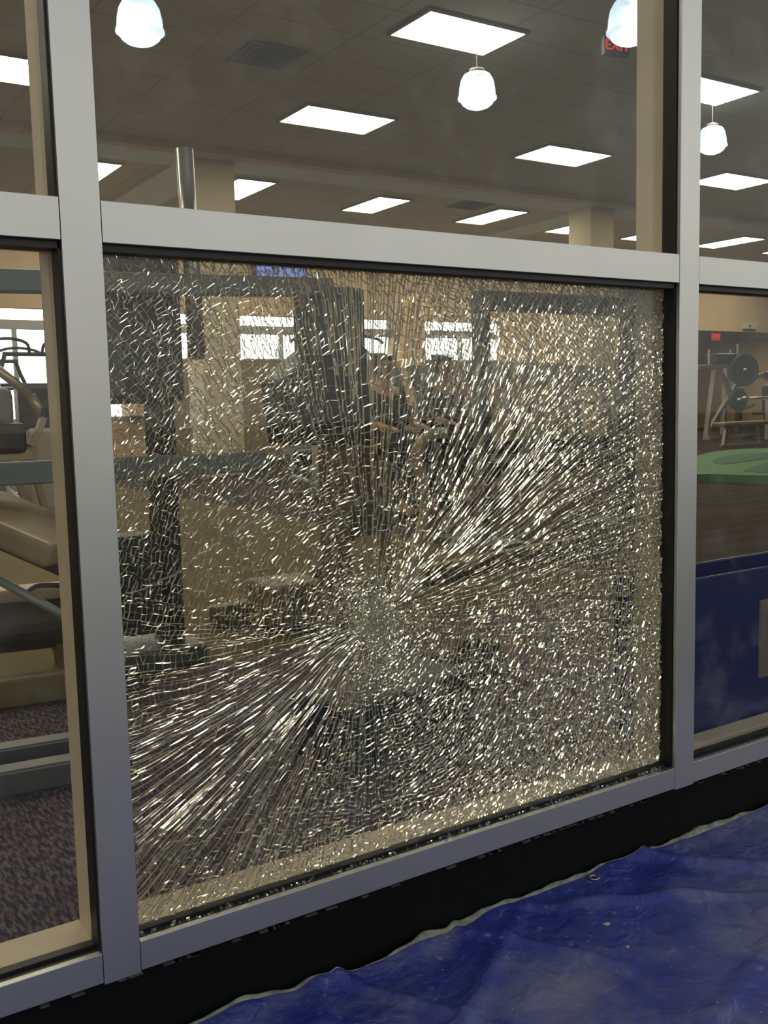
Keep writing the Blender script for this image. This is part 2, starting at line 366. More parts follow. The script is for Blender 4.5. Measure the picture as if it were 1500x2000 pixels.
V = []; Fc = []; mask = []
def node(x, z):
    k = rnd.gauss(0, .00072); q = rnd.gauss(0, .00072)
    V.append((x, Y0, z)); V.append((x+k, Y1, z+q)); return len(V)-2
ins = lambda x, z: .004 < x < PW-.004 and .005 < z < PH-.004
ids = [[node(n[1], n[2]) for n in L_] for L_ in nodes]
def wall(a, b):
    pa, pb = V[a], V[b]
    if ins(pa[0], pa[2]) and ins(pb[0], pb[2]): Fc.append((a, b, b+1, a+1))
nl = len(lines)
import bisect
rad = [[n[0] for n in L_] for L_ in nodes]
for i, L_ in enumerate(nodes):
    for k in range(len(L_)-1):
        if rnd.random() > .10*(1-L_[k][3]): wall(ids[i][k], ids[i][k+1])
    for k, nd in enumerate(L_):
        r = nd[0]
        for j in range(1, 70):
            q = (i+j) % nl
            if rad[q] and lines[q][1] <= r and rad[q][-1] > r: break
        else: continue
        kk = bisect.bisect_left(rad[q], r)
        best = min((c for c in (kk-1, kk) if 0 <= c < len(rad[q])), key=lambda c: abs(rad[q][c]-r))
        if abs(rad[q][best]-r) < wsp(r)*1.6 and rnd.random() < .95: wall(ids[i][k], ids[q][best])
        elif nd[3] > .3:
            # short cross crack that meets the neighbour part-way along
            A = nodes[q][best]; 
            if 0 < kk < len(rad[q]):
                t = (r-rad[q][kk-1])/(rad[q][kk]-rad[q][kk-1]); P0, P1 = nodes[q][kk-1], nodes[q][kk]
                nid = node(P0[1]+(P1[1]-P0[1])*t, P0[2]+(P1[2]-P0[2])*t); wall(ids[i][k], nid)
# fine crushed zone at the impact, and random fine cracks along the edges
def scatter(n, fn, l):
    for _ in range(n):
        x, z = fn(); a = rnd.uniform(0, math.pi); h = l*rnd.uniform(.5, 1.2)
        i = node(x-math.cos(a)*h/2, z-math.sin(a)*h/2); j = node(x+math.cos(a)*h/2, z+math.sin(a)*h/2); wall(i, j)
scatter(1300, lambda: (IX+rnd.gauss(0, .026), IZ+rnd.gauss(0, .042)), .005)
scatter(900, lambda: (IX+rnd.gauss(0, .05), IZ+rnd.gauss(0, .06)), .006)
scatter(1500, lambda: (PW-.006-abs(rnd.gauss(0, .05)), rnd.uniform(0, PH)), .009)
scatter(350, lambda: (rnd.uniform(0, PW), .006+abs(rnd.gauss(0, .012))), .008)
scatter(700, lambda: (rnd.uniform(0, PW), PH-.006-abs(rnd.gauss(0, .02))), .009)
me = bpy.data.meshes.new('crack'); me.from_pydata(V, [], Fc); me.materials.append(CRACK)
co = bpy.data.objects.new('crack_network', me); COL.objects.link(co); co.parent = cp; co['kind'] = 'stuff'; co['label'] = 'glittering web of fine cracks through the glass'
print('crack walls', len(Fc))
# wide open cracks, frosted
m = MB()
PX = [[(560,880),(600,868),(650,850),(700,836),(750,812),(790,832),(830,838),(872,842),(880,870)],
      [(395,1010),(440,980),(480,965),(520,930),(545,900),(560,880)], [(455,1040),(468,1100),(462,1180),(472,1230),(440,1262),(428,1310),(450,1350),(458,1400)],
      [(380,860),(440,880),(470,930),(545,960),(560,1010)], [(250,1160),(330,1130),(380,1090),(440,1050),(530,1000)],
      [(600,1500),(640,1530),(670,1575),(700,1590),(760,1570),(800,1545),(850,1500),(880,1470),(930,1445),(960,1400)],
      [(640,1500),(600,1560),(560,1600)], [(700,1322),(735,1318),(737,1290),(790,1284),(830,1270)], [(520,1440),(545,1500),(500,1590),(560,1640)],
      [(940,560),(960,600),(930,650),(950,690)], [(745,1120),(738,1180),(733,1240),(722,1300)], [(410,600),(430,660),(415,720),(445,800)], [(640,720),(700,705),(760,660),(800,640)],
      [(1090,1100),(1060,1180),(1080,1260),(1040,1330)], [(640,1060),(660,1120),(700,1160),(742,1215)], [(880,1470),(960,1500),(1030,1480),(1100,1500)]]
for P in PX:
    pts = []
    W3 = [aty(x, y, YG) for x, y in P]
    for a, b in zip(W3, W3[1:]):
        n = max(1, int((b-a).length/.008))
        for k in range(n):
            q = a.lerp(b, k/n); pts.append((q.x+rnd.gauss(0, .0025), q.z+rnd.gauss(0, .0025)))
    for a, b in zip(pts, pts[1:]):
        d = Vector((b[0]-a[0], b[1]-a[1])); 
        if d.length < 1e-5: continue
        nn = Vector((-d.y, d.x)).normalized()*rnd.uniform(.0004, .0013)
        m.add([(a[0]-nn.x, Y0, a[1]-nn.y), (b[0]-nn.x, Y0, b[1]-nn.y), (b[0]+nn.x, Y0+.004, b[1]+nn.y), (a[0]+nn.x, Y0+.004, a[1]+nn.y)], [(0,1,2,3)])
        if rnd.random() < .35:
            an = rnd.uniform(0, 6.28); l = rnd.uniform(.006, .016); c = (a[0]+math.cos(an)*l, a[1]+math.sin(an)*l)
            if ins(*c): m.add([(a[0], Y0, a[1]), (c[0], Y0, c[1]), (c[0]+.0012, Y0+.004, c[1]+.001), (a[0]+.0012, Y0+.004, a[1]+.001)], [(0,1,2,3)])
m.build('open_crack', WIDE, cp, fix=False, kind='stuff', label='wider frosted teal cracks branching across the glass')
# crumbs fallen on the sill
m = MB(); 
for i in range(420):
    x = rnd.uniform(.01, PW-.01); y = rnd.uniform(.018, YG-.003); s = rnd.uniform(.0012, .0042) if rnd.random() < .8 else rnd.uniform(.003, .006)
    c = Vector((x, y, -.003+s*.5)); R = Matrix.Rotation(rnd.uniform(0, 3), 3, 'Z')@Matrix.Rotation(rnd.uniform(-.3, .3), 3, 'X')
    m.box(c.x-s*.6, c.x+s*.6, c.y-s*.5, c.y+s*.5, c.z-s*.45, c.z+s*.5, R, c)
tag(m.build('glass_crumbs', CRUMB), 'tiny broken glass crumbs scattered along the sill below the shattered pane', 'broken glass', kind='stuff')

# ------------------------------------------------------------ tarp on the ground
edge = [(-1.6,.02),(-.6,.0),(.0,-.02),(.075,.0),(.219,.0),(.26,.008),(.300,.0),(.369,.002),(.45,-.004),(.596,-.002),(.68,-.004),(.78,.004),(.868,.006),(.96,.0),(1.074,.0),(1.2,.008),(1.398,.009),(1.5,.004),(1.593,.002),(1.70,.0),(1.844,-.002),(2.4,0),(3.6,0)]
def edge_y(x):
    for (a, ya), (b, yb) in zip(edge, edge[1:]):
        if a <= x <= b: return ya+(yb-ya)*(x-a)/(b-a)
    return 0
def tz(x, y, e):
    h = .014*noise.noise(Vector((x*3.1, y*4, 0)))+.009*noise.noise(Vector((x*8-y*5, y*7, 4)))
    for cx_, cy_, ang, wd, ht in ((.55, -.25, .6, .02, .016), (1.15, -.18, -.5, .018, .014), (.2, -.3, 1.1, .025, .018), (1.6, -.3, -.7, .02, .018), (1.0, -.5, .3, .02, .012), (.75, -.1, -1.0, .012, .010), (1.35, -.08, -.9, .012, .012), (1.5, -.62, .25, .03, .02), (.42, -.06, -1.1, .012, .012)):
        d = (x-cx_)*math.sin(ang)-(y-cy_)*math.cos(ang); l = (x-cx_)*math.cos(ang)+(y-cy_)*math.sin(ang)
        h += ht*math.exp(-(d/wd)**2)*math.exp(-(l/.35)**2)
    h += .010*math.exp(-(e/.03)**2)*(1+noise.noise(Vector((x*9, 0, 2))))*1.0
    return -.213+.012+h
V = []; Fc = []; nx, ny = 520, 150
for i in range(nx):
    x = -1.0+3.6*i/(nx-1)
    for j in range(ny):
        e = 1.7*(j/(ny-1))**1.6; y = edge_y(x)+.006*noise.noise(Vector((x*14, 0, 7)))-e-.012
        V.append((x, y, max(tz(x, y, e), -.222)))
for i in range(nx-1):
    for j in range(ny-1): Fc.append((i*ny+j, i*ny+j+1, (i+1)*ny+j+1, (i+1)*ny+j))
mt = MB(); mt.v = V; mt.f = Fc
tp = mt.build('tarp', tarpmat(), smooth=True); tag(tp, 'dusty wrinkled blue tarp spread on the ground below the windows', 'tarp')
md = tp.modifiers.new('t', 'SOLIDIFY'); md.thickness = .0012; md.offset = -1
# rolled grey-green hem along the tarp edge
m = MB(); n = 380; V = []
def hem_w(x): return max(.002, .026*(noise.noise(Vector((x*3.6, 3, 1)))+.30)+.010*noise.noise(Vector((x*17, 9, 1))))
for i in range(n):
    x = -1+3.5*i/(n-1); y = edge_y(x)+.006*noise.noise(Vector((x*14, 0, 7)))-.012; z = max(tz(x, y, 0), -.222); w = hem_w(x)
    V += [(x, y-.001, z+.0006), (x, y+w*.5, z+.001+.55*w), (x, y+w, z+.5*w), (x, y+w*1.1, z-.008)]
m.v = V; m.f = [(4*i+k, 4*i+k+1, 4*i+k+5, 4*i+k+4) for i in range(n-1) for k in range(3)]
m.build('hem', mat('grey_green_underside', (.30, .32, .25), .8, 0, .5, 50), tp, smooth=True, label='grey-green underside turned up along the torn edge')
def gz(x, y): return max(tz(x, y, edge_y(x)+.006*noise.noise(Vector((x*14, 0, 7)))-.012-y), -.222)
g = atz(1160, 1722, -.196)
gp = [(.0125, 0), (.0145, .0012), (.0125, .0026), (.0095, .0026), (.0070, .0012), (.0075, 0)]
MB().lathe(gp, (g.x, g.y, gz(g.x, g.y)+.001), 28).build('grommet', mat('dull_steel', (.5, .5, .48), .35, .9), tp, smooth=True, label='round metal grommet')
g2 = (g.x, g.y, gz(g.x, g.y)+.0008)
MB().lathe([(.0, .0006), (.0072, .0006)], g2, 20).build('grommet_hole', BLACK, tp)
for (px, py, s, lab) in ((1186, 1808, .013, 'larger pale leaf scrap lying on the tarp below the grommet'), (1226, 1848, .009, 'small brown leaf scrap on the tarp, lowest of the two below the grommet'), (488, 1940, .02, 'pale crumpled scrap at the left end of the tarp edge'), (1382, 1608, .012, 'pale scrap by the tarp edge near the right mullion')):
    q = atz(px, py, -.196); h = gz(q.x, q.y)
    V = []; rr = random.Random(px)
    for k in range(9): an = 6.283*k/9; rad_ = s*rr.uniform(.45, 1); V.append((q.x+math.cos(an)*rad_, q.y+math.sin(an)*rad_*.45, h+.001+rr.uniform(0, .005)))
    V.append((q.x, q.y, h+.007)); mm = MB(); mm.add(V, [(k, (k+1) % 9, 9) for k in range(9)])
    V2 = [(x, y, z-.002) for x, y, z in V]; mm.add(V2, [((k+1) % 9, k, 9) for k in range(9)])
    tag(mm.build('leaf_scrap', mat('dry_leaf', (.42, .40, .30), .8, 0, .4, 80)), lab, 'debris', 'scraps on the tarp')
sp_ = mat('plaster_speck', (.5, .5, .48), .9); m = MB(); rr = random.Random(5)
for i in range(90):
    x = rr.uniform(.2, 2.1); y = rr.uniform(-.8, -.06); s = rr.uniform(.0006, .0018); c = Vector((x, y, gz(x, y)+.0008))
    m.box(c.x-s, c.x+s, c.y-s*.6, c.y+s*.6, c.z-s*.4, c.z+s*.4, Matrix.Rotation(rr.uniform(0, 3), 3, 'Z'), c)
tag(m.build('plaster_specks', sp_), 'fine pale specks of dust and plaster on the blue tarp', 'debris', kind='stuff')

# ------------------------------------------------------------ ceiling lights
LIT = mat('light_diffuser', (.9, .9, .9), .5, emit=(1, .90, .74), estr=17)
FRM = mat('light_frame', (.30, .26, .17), .6)
def clight(x, y, w, d, lab, z=CZ):
    t = thing('ceiling_light', lab, 'ceiling light', 'recessed ceiling light panels', (x, y, z))
    f = .03
    MB().box(-f, w+f, -f, 0, -.035, 0).box(-f, w+f, d, d+f, -.035, 0).box(-f, 0, 0, d, -.035, 0).box(w, w+f, 0, d, -.035, 0).build('light_frame', FRM, t)
    MB().box(0, w, 0, d, -.025, -.005).build('diffuser', LIT, t)
for a in ((5.12, 6.09, 1.16, .68, 'largest bright ceiling panel, top centre beside the small pendant'),
          (8.82, 6.11, 1.16, .64, 'bright ceiling panel just right of the right mullion, above the pendant there'),
          (5.50, 9.16, 1.26, .77, 'bright ceiling panel left of the small pendant, above the grey beam'),
          (9.42, 9.17, 1.24, .77, 'bright ceiling panel right of the small pendant, in the same row'),
          (13.22, 9.10, 1.26, .78, 'bright ceiling panel at the right edge below the right bay pendant'),
          (1.20, 9.17, 1.30, .82, 'bright ceiling panel cut by the left edge in the upper left pane'),
          (9.12, 13.2, .66, 1.3, 'narrow bright ceiling panel beyond the beam, lower centre of upper pane'),
          (11.78, 13.1, .68, 1.42, 'narrow bright panel beyond the beam, second to the right of the cream column'),
          (14.25, 13.35, .66, 1.25, 'narrow bright panel beyond the beam, cut by the far right column'),
          (6.36, 13.05, .66, 1.45, 'narrow bright panel beyond the beam, directly right of the nearer cream column'),
          (3.80, 13.02, .66, 1.4, 'narrow bright panel beyond the beam, beside the left mullion'),
          (19.0, 13.1, .75, 1.45, 'slim distant ceiling panel low in the upper right pane'),
          (1.25, 6.1, 1.16, .66, 'ceiling panel above the left bay, nearest row'), (1.25, 3.03, 1.16, .66, 'ceiling panel of the row closest to the shopfront, above the shattered pane'),  # unseen panels from here on, added to light the interior and the cracks
          (5.1, 3.03, 1.16, .66, 'ceiling panel of the row closest to the shopfront, right of centre'), (-2.6, 3.03, 1.16, .66, 'ceiling panel of the row closest to the shopfront, far left'),  # unseen panels added to light the interior and the cracks
          (1.25, 4.9, 1.16, .5, 'ceiling panel above the shattered pane, second from the shopfront'), (-.55, 4.9, 1.16, .5, 'ceiling panel above the left mullion, second from the shopfront'), (-2.7, 9.16, 1.26, .77, 'ceiling panel past the left edge in the middle row'), (-2.6, 6.1, 1.16, .66, 'ceiling panel past the left edge in the nearest visible row'),  # unseen panels added to light the interior and the cracks
          (16.5, 13.2, .75, 1.35, 'distant ceiling panel hidden by the right mullion'), (21.6, 13.2, .75, 1.35, 'distant ceiling panel beyond the right edge'), (17.1, 9.1, 1.26, .78, 'ceiling panel past the right edge, middle row'), (12.7, 6.1, 1.16, .66, 'ceiling panel past the right edge, nearest row')):  # unseen panels added to light the interior
    clight(*a)
clight(20.5, 17.6, 1.2, .6, 'added recess ceiling panel hidden above the soffit, behind the weight rack', 2.9)  # this and the next panel are added out of view to brighten the recess
clight(29.0, 17.4, 1.2, .6, 'added recess ceiling panel hidden above the soffit, past the right edge', 2.9)
# ceiling vents
VM = mat('vent_grey', (.16, .15, .125), .7)
for a, lab in (((4.02, 7.6, .64, .67), 'square grey ceiling vent left of the largest light panel'), ((10.75, 12.75, .7, .7), 'grey ceiling vent beyond the beam beside a narrow light'), ((13.1, 7.3, 1.0, .75), 'dark ceiling vent behind the pendant in the right bay')):
    x, y, w, d = a; t = thing('ceiling_vent', lab, 'vent', 'ceiling vents', (x, y, CZ))
    MB().box(0, w, 0, d, -.02, 0).build('vent_frame', VM, t)
    m = MB()
    for k in range(4): s = .07+k*.07; m.box(s, w-s, s, s+.02, -.03-.004*k, -.02).box(s, w-s, d-s-.02, d-s, -.03-.004*k, -.02).box(s, s+.02, s, d-s, -.03-.004*k, -.02).box(w-s-.02, w-s, s, d-s, -.03-.004*k, -.02)
    m.build('vent_louvre', mat('vent_dark', (.10, .095, .08), .7), t)
# pendants: prismatic acrylic bells
def acrylic():
    m = bpy.data.materials.new('ribbed_acrylic'); m.use_nodes = True; t = m.node_tree; t.nodes.clear(); A = t.nodes.new; K = t.links.new
    o = A('ShaderNodeOutputMaterial'); tr = A('ShaderNodeBsdfTransparent'); tr.inputs[0].default_value = (.8, .88, .95, 1); gl = A('ShaderNodeBsdfGlossy'); gl.inputs['Roughness'].default_value = .15
    tl = A('ShaderNodeBsdfTranslucent'); tl.inputs[0].default_value = (.75, .85, .95, 1)
    a = A('ShaderNodeMixShader'); a.inputs[0].default_value = .25; K(tr.outputs[0], a.inputs[1]); K(gl.outputs[0], a.inputs[2])
    b = A('ShaderNodeMixShader'); b.inputs[0].default_value = .45; K(a.outputs[0], b.inputs[1]); K(tl.outputs[0], b.inputs[2]); K(b.outputs[0], o.inputs[0]); return m
ACR = acrylic(); BULB = mat('lamp_glow', (1, 1, 1), .5, emit=(.86, .93, 1.0), estr=4)
def pendant(px, py, wpx, dist, lab):
    d = fw+RT*((px-750)/F)+UP*((1000-py)/F); c = CP+d*dist; R = wpx*dist/F/2
    t = thing('pendant_light', lab, 'pendant light', 'bell pendant lights', c)
    prof = [(R*.45, R*.98), (R*.70, R*.86), (R*.86, R*.58), (R*.94, R*.2), (R*.97, -.2*R), (R*1.02, -.26*R), (R*1.03, -.36*R), (R*.92, -.42*R), (R*.80, -.60*R)]
    sh = MB().lathe(prof, n=36).build('lamp_shade', ACR, t, smooth=True)
    MB().lathe([(R*.80, -.60*R), (R*.6, -.75*R), (R*.3, -.86*R), (.0, -.9*R)], n=36).build('lens', BULB, t, smooth=True, label='bright glowing lower lens')
    MB().lathe([(.0, R*.70), (R*.28, R*.62), (R*.36, R*.2), (R*.40, -.2*R), (R*.3, -.45*R), (0, -.5*R)], n=24).build('bulb', BULB, t, smooth=True)
    MB().lathe([(0, R*.9), (R*.44, R*.93), (R*.40, R*1.15), (R*.12, R*1.25), (0, R*1.25)], n=24).build('housing', mat('pendant_grey', (.12, .115, .10), .6), t, smooth=True)
    top = CZ-c.z
    if top > R*1.2: MB().tube([(0, 0, R*1.2), (0, 0, top)], .006, 8).build('stem', DGREY, t)
pendant(273, 47, 92, 7.6, 'glowing bell pendant nearest the left mullion, top left of upper pane')
pendant(932, 180, 74, 9.7, 'smallest central glowing bell pendant below the largest ceiling panel')
pendant(1232, 46, 92, 7.6, 'glowing bell pendant at top right overlapping the exit sign')
pendant(1391, 276, 56, 12.2, 'distant bell pendant in the right bay beside the mullion')
# exit sign
def textmesh(name, s, size, m, parent, loc, rot, depth=.004):
    c = bpy.data.curves.new(name, 'FONT'); c.body = s; c.size = size; c.extrude = depth; c.align_x = 'CENTER'; c.align_y = 'CENTER'
    o = bpy.data.objects.new(name, c); COL.objects.link(o); dg = bpy.context.evaluated_depsgraph_get(); me = bpy.data.meshes.new_from_object(o.evaluated_get(dg))
    bpy.data.objects.remove(o); me.materials.clear(); me.materials.append(m); o = bpy.data.objects.new(name, me); COL.objects.link(o)
    o.parent = parent; o.location = loc; o.rotation_euler = rot; return o
RED = mat('red_led', (.6, .02, .02), .5, emit=(1, .03, .04), estr=.55)
def exit_sign(px, py, dist, w, lab, letters=True):
    d = fw+RT*((px-750)/F)+UP*((1000-py)/F); c = CP+d*dist; h = w*.62
    t = thing('exit_sign', lab, 'exit sign', None, c); t.rotation_euler = (0, 0, -YAW+.35)
    MB().box(-w/2, w/2, -.03, .03, -h/2, h/2).build('sign_box', mat('sign_dark_red', (.035, .01, .012), .5), t, bevel=.008)
    textmesh('lettering', 'EXIT', h*.78, RED, t, (0, -.034, 0), (math.pi/2, 0, 0))
    return t, c
t, c = exit_sign(1202, 92, 9.2, .27, 'dim red EXIT sign hung behind the top right pendant')
MB().box(-.012, .012, -.012, .012, .08, CZ-c.z).build('bracket', mat('bracket_dark', (.05, .045, .04), .6), t)
q = aty(1410, 656, 15.9)
t = thing('exit_sign', 'small glowing red exit sign under the tan soffit in the right bay', 'exit sign', None, (q.x, 16.1, 2.58))
MB().box(-.15, .15, -.03, .03, -.11, .10).build('sign_box', mat('red_glow_face', (.25, .02, .02), .5, emit=(1, .05, .06), estr=.16), t, bevel=.01)
textmesh('lettering', 'EXIT', .16, RED, t, (0, -.034, 0), (math.pi/2, 0, 0)); MB().box(-.01, .01, -.01, .01, .10, .14).build('bracket', DARK, t)
q = aty(1468, 637, 15.9); t = thing('thermostat_box', 'small pale box fixed on the tan soffit above the green plates', 'wall box', None, (q.x, YB-.04, q.z))
MB().box(-.28, .28, -.04, .04, -.08, .09).build('case', mat('ivory_plastic', (.6, .55, .38), .5), t, bevel=.015); MB().lathe([(.03, 0), (.03, .02), (0, .02)], (-.05, -.04, 0), 16, (0, -1, 0)).build('dial', DARK, t)
# television
q0, q1 = aty(494, 500, 15.9), aty(600, 552, 15.9)
t = thing('television', 'blue-lit television hung near the top left of the shattered pane', 'television', None, ((q0.x+q1.x)/2, 15.9, (q0.z+q1.z)/2))
w, h = (q1.x-q0.x), (q0.z-q1.z)
MB().box(-w/2, w/2, -.03, .098, -h/2, h/2+.03).build('case', DARK, t, bevel=.01)
MB().box(-w/2+.05, w/2-.04, -.035, -.03, -h/2+.04, h/2).build('screen', mat('blue_screen', (.05, .07, .2), .3, emit=(.20, .27, .75), estr=.8), t)

# ------------------------------------------------------------ gym machines
# A: cable station with two shrouded towers joined by crossbars
A = thing('cable_station', 'large grey-green cable station whose crossbars run behind the left panes', 'gym machine', None, (0, 0, FZ))
O = Vector((0, 0, -FZ))
def P(x, y, z): return Vector((x, y, z-FZ))
MB().bar(P(-.8, 1.62, 1.33), P(1.52, 1.88, 1.42), .06, .075).build('upper_crossbar', DGREY, A, bevel=.008)
m = MB(); m.bar(P(-.8, 1.42, .77), P(1.0, 1.52, .755), .06, .07).tube([P(.98, 1.52, .756), P(1.03, 1.522, .756)], .034, 16); m.build('lower_crossbar', mat('blue_grey_steel', (.20, .22, .215), .45, .3), A, bevel=.006)
# left tower shroud
MB().box(.47, .93, 2.0, 2.3, .97-FZ, 1.70-FZ).build('weight_shroud', DARK, A, bevel=.03)
MB().box(.60, .68, 1.985, 1.999, 1.0-FZ, 1.62-FZ).build('instruction_panel', mat('panel_grey', (.11, .115, .10), .5), A)
MB().box(.50, .56, 2.05, 2.25, 0, .97-FZ).build('tower_leg', DARK, A, bevel=.01); MB().box(.84, .90, 2.05, 2.25, 0, .97-FZ).build('tower_leg', DARK, A, bevel=.01)
m = MB()
for k in range(9): m.box(.60, .80, 2.08, 2.22, .12+k*.045, .157+k*.045)
m.build('weight_stack', mat('iron_plate', (.05, .05, .05), .5, .3), A, bevel=.004)
MB().box(.45, .95, 1.95, 2.35, 0, .08).build('base_plate', DGREY, A, bevel=.01)
# chrome post rising through the upper pane
a, b = aty(360, 292, 2.1), aty(385, 700, 2.02); MB().tube([a+O, b+O], .034, 20).build('chrome_post', LSTEEL, A, smooth=True)
# right tower
p0, p1 = aty(590, 556, 1.9), aty(712, 690, 1.9)
MB().box(p0.x, p1.x, 1.88, 2.0, p1.z-.02-FZ, p0.z-FZ).build('tower_head', mat('slate_plastic', (.07, .08, .08), .45), A, bevel=.02)
P0 = [aty(x, y, 1.9)+O for x, y in ((552, 742), (620, 680), (722, 680), (735, 870), (570, 870))]
MB().prism(P0, (0, .22, 0)).build('pulley_housing', DARK, A, bevel=.015)
q = aty(650, 870, 2.0); MB().box(q.x-.05, q.x+.05, 1.95, 2.05, 0, q.z-FZ+.02).build('tower_leg', OLIVE, A, bevel=.01)
MB().box(q.x-.10, q.x+.10, 1.8, 2.1, 0, .06).build('base_plate', DGREY, A, bevel=.01)
# B: bench press station seen in left bay
B = thing('padded_bench_machine', 'beige framed exercise machine with taupe pads low in the left pane', 'gym machine', None, (0, 0, FZ))
MB().bar(P(-.9, 1.12, FZ+.035), P(.22, 1.00, FZ+.035), .07, .07).build('front_rail', mat('rail_grey', (.16, .155, .15), .35, .5), B, bevel=.008)
MB().bar(P(-.9, 1.34, FZ+.035), P(.30, 1.18, FZ+.035), .07, .07).build('front_rail', MATS['rail_grey'], B, bevel=.008)
MB().bar(P(-.9, 1.96, FZ+.05), P(.55, 1.80, FZ+.05), .08, .10).build('rear_rail', OLIVE, B, bevel=.01)
m = MB(); m.tube([P(-.7, 2.25, .17), P(.45, 2.05, .17)], .10, 20); m.build('roller_pad', PADD, B, bevel=.01, smooth=False)
MB().bar(P(-.7, 2.25, .285), P(.45, 2.05, .285), .12, .05).build('roller_top', PAD, B, bevel=.015)
MB().bar(P(-.6, 1.85, FZ+.06), P(-.6, 2.25, .10), .05, .05).build('pad_bracket', OLIVE, B); MB().bar(P(.40, 1.8, FZ+.06), P(.40, 2.08, .10), .05, .05).build('pad_bracket', OLIVE, B)
# inclined seat
a, b = aty(-60, 985, 1.5), aty(150, 1075, 1.25)
m = MB(); m.bar(a+O, b+O+Vector((0, 0, .0)), .30, .075); m.build('seat_pad', PAD, B, bevel=.02)
MB().bar(a+O-Vector((0, 0, .05)), b+O-Vector((0, 0, .05)), .16, .04).build('seat_frame', PADD, B, bevel=.01)
a, b = aty(-40, 1112, 1.3), aty(160, 1222, 1.15); MB().tube([a+O, b+O], .013, 12).build('brace_tube', mat('pale_green_steel', (.30, .33, .28), .4, .3), B, smooth=True)
pts = [aty(x, y, 1.6)+O for x, y in ((50, 1160), (65, 1148), (85, 1143), (150, 1144))]; MB().tube(smoothpts(pts), .008, 10).build('cable', DARK, B, smooth=True)
for x in (8, 45, 80):
    a, b = aty(x-8, 940, 1.75), aty(x+10, 1002, 1.75); MB().bar(a+O, b+O, .028, .02).build('slat_leg', BEIGE_M, B, bevel=.003)
# beige lever arm
for A_, B_, w in (((-30, 702), (60, 772), .022), ((60, 772), (84, 812), .02)):
    MB().tube([aty(*A_, 1.9)+O, aty(*B_, 1.9)+O], .016, 14).build('lever_arm', mat('warm_chrome', (.62, .47, .34), .3, .5), B, smooth=True)
MB().tube([aty(78, 805, 1.9)+O, aty(92, 806, 1.9)+O], .02, 14).build('pivot_collar', DARK, B, smooth=True)
pts = [aty(x, y, 1.9)+O for x, y in ((84, 815), (78, 835), (64, 858), (58, 870), (60, 885), (66, 912))]
m = MB()
for a, b in zip(pts, pts[1:]): m.bar(a, b+(b-a)*.08, .045, .02)
m.build('bent_arm', BEIGE_M, B, bevel=.003)
p0, p1 = aty(-60, 828, 1.85), aty(52, 885, 1.85); MB().box(p0.x, p1.x, 1.82, 1.95, p1.z-FZ, p0.z-FZ).build('knee_pad', PADD, B, bevel=.02)
p0, p1 = aty(-60, 887, 1.85), aty(64, 898, 1.85); MB().box(p0.x, p1.x, 1.84, 1.9, p1.z-FZ, p0.z-FZ).build('pad_rail', BEIGE_M, B, bevel=.004)
p0, p1 = aty(-40, 758, 1.95), aty(28, 832, 1.95); MB().box(p0.x, p1.x, 1.92, 2.05, p1.z-FZ, p0.z-FZ).build('motor_cover', mat('warm_grey_plastic', (.27, .24, .20), .45), B, bevel=.03)
# C: machine with curved beige tube in the middle of the shattered pane
Cm = thing('leg_press_machine', 'machine with curved beige tube standing behind the middle of the shattered pane', 'gym machine', None, (0, 0, FZ))
pts = [aty(x, y, 2.6)+O for x, y in ((870, 845), (838, 850), (815, 880), (822, 930), (832, 980), (822, 1040), (800, 1110), (770, 1180))]
MB().tube(smoothpts(pts), .030, 16).build('curved_tube', BEIGE_M, Cm, smooth=True)
for px0, px1, y0, y1, mt_ in ((655, 690, 850, 1060, OLIVE), (700, 740, 870, 1040, mat('brown_enamel', (.15, .10, .06), .4)), (742, 765, 900, 1180, OLIVE)):
    a, b = aty(px0, y0, 2.55), aty(px1, y1, 2.55); MB().box(a.x, b.x, 2.53, 2.6, b.z-FZ, a.z-FZ).build('upright', mt_, Cm, bevel=.008)
a, b = aty(648, 985, 2.5), aty(760, 1040, 2.5); MB().box(a.x, b.x, 2.45, 2.6, b.z-FZ, a.z-FZ).build('gear_cover', mat('slate_plastic', (.07, .08, .08), .45), Cm, bevel=.02)
a, b = aty(515, 1140, 2.3), aty(625, 1210, 2.3); MB().box(a.x, b.x, 2.2, 2.5, b.z-FZ, a.z-FZ).build('seat_pad', mat('olive_vinyl', (.20, .145, .075), .45), Cm, bevel=.025)
a, b = aty(630, 1112, 2.2), aty(662, 1172, 2.2); MB().box(a.x, b.x, 2.18, 2.3, b.z-FZ, a.z-FZ).build('side_handle', DARK, Cm, bevel=.015)
a = aty(470, 1235, 2.2); b = aty(1190, 1228, 2.9); MB().bar(Vector((a.x, 2.5, .06)), Vector((b.x, 3.1, .06)), .08, .09).build('floor_beam', OLIVE, Cm, bevel=.01)
for x in (a.x+.3, b.x-.3): 
    yy = 2.5+.6*(x-a.x)/(b.x-a.x); MB().box(x-.03, x+.03, yy-.25, yy+.25, 0, .03).build('foot', DARK, Cm)
q = aty(570, 1210, 2.35); MB().box(q.x-.04, q.x+.04, 2.32, 2.4, .08, q.z-FZ+.03).build('seat_post', OLIVE, Cm)
pts = [aty(x, y, 2.2)+O for x, y in ((500, 1200), (503, 1260), (520, 1310), (570, 1345))]
MB().tube(smoothpts(pts), .022, 14).build('foot_arm', OLIVE, Cm, smooth=True)
